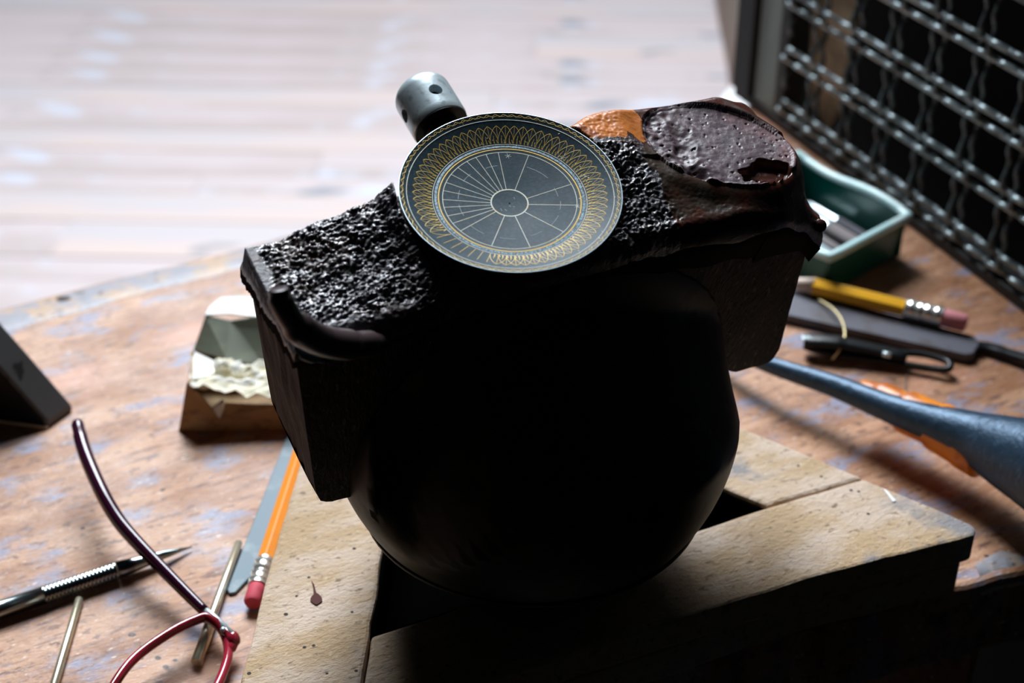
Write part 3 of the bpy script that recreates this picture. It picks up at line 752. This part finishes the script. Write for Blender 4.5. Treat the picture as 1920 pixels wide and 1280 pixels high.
# ------------------------------------------------------------------ dial
dial = thing('engraved_dial', 'round blued metal dial engraved with gold petals and spokes, set on pitch', 'dial', dC-dn*.005)
def DP(r, a, e=0.0):   # polar position on the dial face
    return dC+(dx*math.cos(a)+dy*math.sin(a))*(RD*r)+dn*(dh(r)+e)
n = 160; rs = [0.0001, .08, .168, .3, .45, .60, .69, .74, .78, .82, .866, .92, .95, .975, .994]
vs = []; fs = []
for r in rs:
    for k_ in range(n): vs.append(DP(r, 2*math.pi*k_/n))
for i in range(len(rs)-1):
    for k_ in range(n): fs.append((i*n+k_, i*n+(k_+1) % n, (i+1)*n+(k_+1) % n, (i+1)*n+k_))
fs.append(tuple(range(n)))
b = len(vs)
for r, e_ in ((.98, -.0014), (.6, -.0014), (.001, -.0014)):
    for k_ in range(n): vs.append(DP(r, 2*math.pi*k_/n, e_))
for i in range(2):
    for k_ in range(n): fs.append((b+i*n+k_, b+(i+1)*n+k_, b+(i+1)*n+(k_+1) % n, b+i*n+(k_+1) % n))
l_ = (len(rs)-1)*n
for k_ in range(n): fs.append((l_+k_, l_+(k_+1) % n, b+(k_+1) % n, b+k_))
disc = MB().add(vs, fs).build('dial_plate', M_dial, dial, autos=True)
def strip(path, wdt, e=.00003, closed=False):
    """flat engraved line: path of (r, angle)"""
    P = [DP(r, a, e) for r, a in path]; m = len(P); vs = []
    for i in range(m):
        a = P[(i-1) % m] if (closed or i) else P[i]; b = P[(i+1) % m] if (closed or i < m-1) else P[i]
        q = (b-a).cross(dn).normalized()*wdt/2; vs += [P[i]-q, P[i]+q]
    f_ = [(2*i, 2*i+1, (2*((i+1) % m))+1, 2*((i+1) % m)) for i in range(m if closed else m-1)]
    return vs, f_
def line(name, path, wdt, m, closed=False, e=.00003):
    v_, f_ = strip(path, wdt, e, closed); mm = MB().add(v_, f_)
    return mm.build(name, m, dial)
def ring(name, r, wdt, m): return line(name, [(r, 2*math.pi*i/180) for i in range(180)], wdt, m, True)
tag(ring('rim_ring', .990, .00022, M_rim), label='bright outer edge')
ring('outer_ring', .922, .00022, M_pale)
ring('inner_ring', .690, .00016, M_pale)
ring('inner_ring', .668, .0010, M_chalk)
ring('gold_ring', .637, .00036, M_gold)
ring('inner_ring', .600, .00018, M_pale)
tag(ring('hub_ring', .165, .00036, M_pale), label='pale ring round the centre')
line('wavy_border', [(.962+.011*math.sin(2*math.pi*i/720*78), 2*math.pi*i/720) for i in range(720)], .00013, M_gold, True)
line('wavy_border', [(.962-.0095*abs(math.sin(2*math.pi*i/720*39)), 2*math.pi*i/720) for i in range(720)], .00010, M_gold, True)
# spokes at the photographed angles
ends = [(675, 520), (607, 540), (553, 563), (505, 588), (460, 625), (430, 665), (402, 708), (388, 752), (385, 800), (390, 842), (412, 887), (445, 925), (485, 965), (650, 1040), (842, 1028), (1010, 960), (1120, 832), (1125, 705), (862, 522)]
rot53 = math.radians(5.3)
def dang(cx, cy):
    X, Y = cx/2.909+700, cy/2.909+100
    q = UP(X, Y, dC-dn*.0044, dn)-dC; return math.atan2(q.dot(dy), q.dot(dx))
for ex, ey in ends:
    a = dang(ex, ey); line('spoke', [(r, a) for r in (.170, .3, .45, .598)], .00016, M_pale)
gA, gB = dang(380, 1003), dang(652, 1118)
NP = 64; per = 2*math.pi/NP
def petal_path(a0):
    h2 = per*1.02; base, tip = .700, .868
    Lp = [(base+(tip-base)*(1-(1-q)**1.0), a0-h2*(math.cos(q*math.pi/2))**.75) for q in [i/9 for i in range(10)]]
    Rp = [(r, 2*a0-a) for r, a in Lp][::-1]
    return Lp+Rp[1:]
vb, fb = strip(petal_path(0), .00013)
def join(items):
    mm = MB()
    for p_, w_ in items:
        v_, f_ = strip(p_, w_); mm.add(v_, f_)
    return mm
inv = Matrix((dx, dy, dn)).transposed()
pm = join([(petal_path(0), .00013), ([(.700, 0), (.78, 0), (.865, 0)], .00010), ([(.702, -per*.5), (.745, -per*.42)], .0002), ([(.702, -per*.42), (.775, -per*.5)], .00013), ([(.702, per*.08), (.735, per*.22)], .0002)])
loc_v = [inv.transposed()@(p-dC) for p in pm.v]
pmesh = None
R3 = inv.to_4x4()
for i in range(NP):
    a = per*i+.03
    d1 = (a-gA) % (2*math.pi); dG = (gB-gA) % (2*math.pi)
    if d1 < dG:
        line('guide_tick', [(.705, a), (.78, a), (.865, a)], .00011, M_gold); continue
    if pmesh is None:
        mm = MB(); mm.v = loc_v; mm.f = pm.f; o = mm.build('engraved_petal', M_gold, dial); pmesh = o.data
    else:
        o = bpy.data.objects.new('engraved_petal', pmesh); COL.objects.link(o); o.parent = dial
    o.matrix_local = Matrix.Translation(dC)@R3@Matrix.Rotation(a, 4, 'Z')
for a0, a1, r in ((.25, .5, .44), (.8, 1.3, .46), (1.9, 2.15, .45), (2.5, 2.75, .47), (3.0, 3.25, .46), (3.4, 3.7, .46), (4.0, 4.3, .48), (4.6, 4.9, .47), (5.2, 5.45, .46), (5.7, 6.0, .46), (-.12, .12, .455)):
    line('scribed_arc', [(r, a0+(a1-a0)*i/8) for i in range(9)], .00009, M_scr)
for X, Y in ((735, 570), (1022, 590), (1103, 838)):
    q = UP(X/2.909+700, Y/2.909+100, dC-dn*.0045, dn)-dC; r0 = q.length/RD; a0 = math.atan2(q.dot(dy), q.dot(dx)); mm = MB()
    for k_ in range(3):
        an = k_*math.pi/3+.3; ddr, dda = .030*math.cos(an), .030*math.sin(an)/r0
        v_, f_ = strip([(r0-ddr, a0-dda), (r0+ddr, a0+dda)], .00009); mm.add(v_, f_)
    mm.build('scribed_star', M_pale, dial)
line('centre_mark', [(.006, 0), (.006, 2.1), (.006, 4.2)], .0003, M_hole, True, e=.00006)
for k_ in range(5): 
    a = random.uniform(0, 6); line('scribed_arc', [(.03+.02*k_, a), (.045+.02*k_, a+.25)], .00009, M_scr)
mm = MB()
for k_ in range(230):
    a = random.gauss(.2, .9); r0 = random.choice((.72, .945, .69, .665, .74)) + random.gauss(0, .022); q = random.uniform(-.012, .012)
    v_, f_ = strip([(r0, a), (min(.985, r0+random.uniform(.002, .014)), a+q)], random.uniform(.00006, .00022), .00005); mm.add(v_, f_)
tag(mm.build('scuff_marks', M_pale, dial), kind='stuff')
# pitch stalk holding the dial
lathe(dC-dn*.0125, dn, [(0, .020), (.003, .0195), (.0055, .0165), (.0057, .001)], 40).build('pitch_cushion', M_pitch, blk, smooth=True)

# ------------------------------------------------------------------ left side: packet
pk = thing('crumpled_packet', 'torn open brown paper packet with cream lining left of the block', 'packet', U(450, 806))
Y0 = U(335, 808).y
def q8(x, y): return x/3.2+300, y/3.2+520
def pv(x, y, dY): X, Y_ = q8(x, y); return UY(X, Y_, Y0+dY)
b0_, b1_ = pv(112, 922, 0), pv(860, 925, .001)
def slab(name, pts, m, th=.0007, sub=0, dirv=None):
    nrm = (pts[1]-pts[0]).cross(pts[-1]-pts[0]).normalized()
    if dirv is not None: nrm = dirv
    return MB().prism(pts, [p+nrm*th for p in pts]).build(name, m, pk)
bk = V((0, 1, 0))
slab('front_panel', [b0_, pv(160, 636, .001), pv(255, 720, .001), pv(360, 850, .0), pv(388, 757, .002), pv(520, 764, .003), pv(700, 768, .002), pv(860, 765, .002), b1_], M_card, .0008, dirv=bk)
# left side panel
lb = V((b0_.x+.004, b0_.y+.05, 0)); lt = pv(190, 436, .030)
slab('side_panel', [b0_, pv(160, 632, .001), pv(186, 600, .008), pv(182, 440, .026), lb], M_card, .0008, dirv=V((1, 0, 0)))
rb = V((b1_.x, b1_.y+.05, 0)); rt = pv(860, 420, .030)
slab('side_panel', [b1_, rb, rt, pv(860, 765, .002)], M_card, .0008, dirv=V((-1, 0, 0)))
MB().poly([(p.x, p.y) for p in (b0_, b1_, rb, lb)], .0002, .001).build('bottom_panel', M_card, pk)
slab('back_panel', [pv(200, 436, .034), pv(272, 232, .044), pv(420, 262, .047), pv(620, 232, .046), pv(860, 240, .044), pv(860, 560, .034), pv(600, 545, .031), pv(400, 490, .031)], M_cardg, .0008, dirv=bk)
slab('back_panel', [lb, V((rb.x, rb.y, 0)), pv(860, 560, .034), pv(400, 490, .031), pv(200, 436, .034)], M_card, .0008, dirv=bk)
slab('top_flap', [pv(270, 222, .044), pv(300, 170, .052), pv(368, 118, .062), pv(470, 104, .064), pv(620, 118, .064), pv(860, 150, .060), pv(860, 240, .046), pv(620, 238, .0455), pv(420, 215, .050)], M_papw, .0008, dirv=V((0, .3, -1)))
slab('inner_flap', [pv(184, 436, .030), pv(260, 470, .029), pv(335, 505, .027), pv(330, 580, .018), pv(235, 600, .010), pv(182, 612, .006)], M_papw, .0007, dirv=V((0, .3, -1)))
# cream lining, a crumpled sheet
cx = MB(); nn = 22; vs = []; fs = []
for i in range(nn+1):
    for j in range(nn+1):
        u, v_ = i/nn, j/nn
        X = 165+(700*u)*(1-.02*v_)+30*v_; Y_ = 640-60*math.sin(u*2.2)-(-110)*(1-v_)*u*.6+ (v_)*-70+ (1-v_)*(90*math.sin(min(1, u*1.4)*math.pi/2))
        p = pv(X, Y_, .002+.024*v_)
        nz = noise.noise(V((u*5, v_*5, 1)))*.003+noise.noise(V((u*11, v_*9, 4)))*.0016
        vs.append(p+V((0, nz*.4, nz)))
for i in range(nn):
    for j in range(nn):
        a = i*(nn+1)+j; fs.append((a, a+nn+1, a+nn+2, a+1))
o = cx.add(vs, fs).build('paper_lining', M_pap, pk); so = o.modifiers.new('s', 'SOLIDIFY'); so.thickness = .0005
# crumpled cream tuft
pt = spline([pv(335, 528, .021), pv(400, 520, .020), pv(480, 552, .018), pv(560, 575, .017), pv(600, 620, .014), pv(545, 668, .010)], 5)
mm = MB().tube(pt, [.0022+.0012*abs(math.sin(i*.9)) for i in range(len(pt))], 9, flat=.7)
mm.v = [p+V((noise.noise(p*500), noise.noise(p*480+V((5, 0, 0))), noise.noise(p*510+V((0, 7, 0)))))*.0012 for p in mm.v]
mm.build('lining_tuft', M_pap, pk)
slab('torn_corner', [pv(305, 788, .0012), pv(360, 848, -.0006), pv(386, 748, .001), pv(372, 735, .004)], M_papw, .0006, dirv=bk)

# ------------------------------------------------------------------ dark wedge box at far left
wg = thing('dark_wedge_block', 'dark slope-sided metal block at the left edge of the bench', 'metal block', U(60, 800))
fb0 = U(92, 802); fbl = U(-260, 755)
fdirx = (fb0-fbl).normalized(); nback = V((-fdirx.y, fdirx.x, 0))
def WP(x, y): return UP(x, y, fb0, nback)
fp = [fb0, WP(88, 790), WP(0, 690), WP(-130, 545), V((fbl.x, fbl.y, WP(-130, 545).z)), fbl]
bo = nback*.0135+fdirx*.004
MB().prism(fp, [p+bo for p in fp]).build('body', M_boxg, wg, bevel=.001)
ff = [p-nback*.0006 for p in inset(fp, .0015)]
MB().prism(ff, [p+nback*.0008 for p in ff]).build('front_face', M_black, wg)
tag(MB().tube([fb0-nback*.001+V((0, 0, .0008)), fbl-nback*.001+V((0, 0, .0008))], .0006, 6).build('bottom_lip', M_tan, wg, smooth=True), label='thin pale lip')

# ------------------------------------------------------------------ scriber
def lin(x0, y0, x1, y1, z0, z1): return U(x0, y0, z0), U(x1, y1, z1)
sg = thing('steel_scriber', 'slim steel scriber with a knurled grip at lower left', 'scriber', U(120, 1118))
a, b = lin(-140, 1190, 305, 1040, .0034, .0034); tdir = (b-a).normalized(); Ls = (b-a).length
tip = U(360, 1025, .0012)
MB().tube([a, a+tdir*(Ls*.48)], [.0032, .0032], 16).build('handle', M_scribe, sg, smooth=True)
kp = []; kr = []
q0, q1 = Ls*.48, Ls*.80; nk = 19
for i in range(nk):
    u0 = q0+(q1-q0)*i/nk; u1 = q0+(q1-q0)*(i+.55)/nk; rr_ = .0032
    kp += [a+tdir*u0, a+tdir*(u0+.00005), a+tdir*u1, a+tdir*(u1+.00005)]; kr += [.0022, rr_, rr_, .0022]
MB().tube(kp, kr, 16).build('knurled_grip', M_scribe, sg, autos=True)
MB().tube([a+tdir*q1, a+tdir*(q1+.006), b, b.lerp(tip, .5), tip], [.0031, .0026, .0016, .0009, .0002], 14).build('point', M_scribe, sg, smooth=True)
# rods
def rod(name, label, x0, y0, x1, y1, r, m, taper=1.0, grp=None):
    a, b = lin(x0, y0, x1, y1, r, r); d = (b-a).normalized()
    o = MB().tube([a, a+d*.0004, b-d*.0005, b], [r*.8*taper, r*taper, r, r*.8], 14).build(name, m, autos=True)
    return tag(o, label, 'rod', grp)
rod('steel_rod', 'polished steel rod lying under the hinge of the spectacles', 448, 1016, 366, 1243, .0019, M_rod, .72, 'loose steel rods')
rod('steel_rod', 'polished steel rod cut off by the bottom edge, left of the spectacles', 149, 1122, 88, 1330, .0015, M_rod, .9, 'loose steel rods')
# blade
bl = [U(548, 790, .0012), U(590, 790, .0012), U(487, 1066, .0012), U(474, 1083, .0012), U(466, 1084, .0012), U(441, 1110, .0012), U(430, 1112, .0012), U(425, 1104, .0012)]
o = MB().prism(bl, [V((p.x, p.y, .0002)) for p in bl]).build('steel_scraper', M_blade, bevel=.0003, seg=1)
tag(o, 'flat blue-grey steel blade with a notched end beside the orange pencil', 'scraper')
pencil('orange_pencil', 'orange pencil with red eraser lying against the stand at left', U(632, 640, .0036), U(473, 1131, .0036), .0034, M_ora, M_era)

# ------------------------------------------------------------------ spectacles
gl = thing('spectacles', 'open red framed spectacles lying at the lower left', 'spectacles', U(400, 1185))
tm = spline([U(146, 797, .023), U(160, 850, .0215), U(190, 920, .019), U(222, 975, .016), U(262, 1022, .0135), U(330, 1092, .010), U(384, 1146, .0078)], 8)
nt = len(tm)
MB().tube(tm, [(.0024 if i < 4 else .0027)-.0010*(i/nt)**2 for i in range(nt)], 12, flat=1.35).build('temple', M_temple, gl, smooth=True)
tag(MB().tube([U(380, 1142, .0080), U(396, 1154, .0076), U(436, 1194, .0070)], [.0013, .0014, .0016], 10, flat=1.3).build('hinge_arm', M_steel, gl, smooth=True), label='silver metal hinge arm')
zr = .0062
rimp = [(392, 1160, .0085), (372, 1161, .0090), (320, 1186, .0095), (255, 1232, .010), (215, 1282, .010), (188, 1340, .009), (215, 1392, .0066), (285, 1400, .005), (352, 1362, .004), (395, 1308, .0035), (418, 1262, .0038), (428, 1222, .0048), (418, 1183, .0066)]
R1 = [U(x, y, z) for x, y, z in rimp]
rs_ = spline(R1, 6, closed=True)
MB().tube(rs_, .0016, 10, closed=True, flat=1.3).build('rim', M_redpl, gl, smooth=True)
ep = spline([U(410, 1172, .0075), U(426, 1186, .0072), U(437, 1196, .0068), U(437, 1206, .0058), U(427, 1225, .005)], 4)
MB().tube(ep, [.0012]*3+[.0019]*4+[.0022]*5+[.0018]*3+[.0012]*2, 12).build('end_piece', M_redpl, gl, smooth=True)
MB().tube([U(418, 1180, .0095), U(420, 1182, .0060)], .0009, 8).build('hinge_screw', M_steel, gl, smooth=True)
def lens(P, name='lens'):
    c = sum(P, V((0, 0, 0)))/len(P); nrm = V((0, 0, 0))
    for i in range(len(P)): nrm += (P[i]-c).cross(P[(i+1) % len(P)]-c)
    nrm.normalize(); m_ = MB(); n_ = len(P)
    vs = [c+nrm*.0014]+P+[c+nrm*.0006]+[p-nrm*.0008 for p in P]
    f_ = [(0, 1+i, 1+(i+1) % n_) for i in range(n_)]+[(n_+1, n_+2+(i+1) % n_, n_+2+i) for i in range(n_)]+[(1+i, n_+2+i, n_+2+(i+1) % n_, 1+(i+1) % n_) for i in range(n_)]
    return m_.add(vs, f_).build(name, M_glass, gl, smooth=True)
lens(rs_)
# mirrored half (below the picture)
mid = U(160, 1385, .008); axm = (U(420, 1200, .008)-U(188, 1345, .008)).normalized()
def mir(p): q = p-mid; return p-axm*(2*q.dot(axm))
MB().tube([mir(p) for p in rs_], .0016, 10, closed=True, flat=1.3).build('rim', M_redpl, gl, smooth=True)
lens([mir(p) for p in rs_])
MB().tube(spline([R1[5], mid.lerp(R1[5], .5)+V((0, .002, .002)), mir(R1[5])], 5), .0012, 10).build('bridge', M_redpl, gl, smooth=True)
MB().tube([mir(p) for p in tm], [.0020]*nt, 12, flat=1.35).build('temple', M_temple, gl, smooth=True)
MB().tube([mir(p) for p in ep], .0018, 12).build('end_piece', M_redpl, gl, smooth=True)
MB().tube([mir(U(380, 1142, .0080)), mir(U(436, 1194, .0070))], .0014, 10).build('hinge_arm', M_steel, gl, smooth=True)
settle()
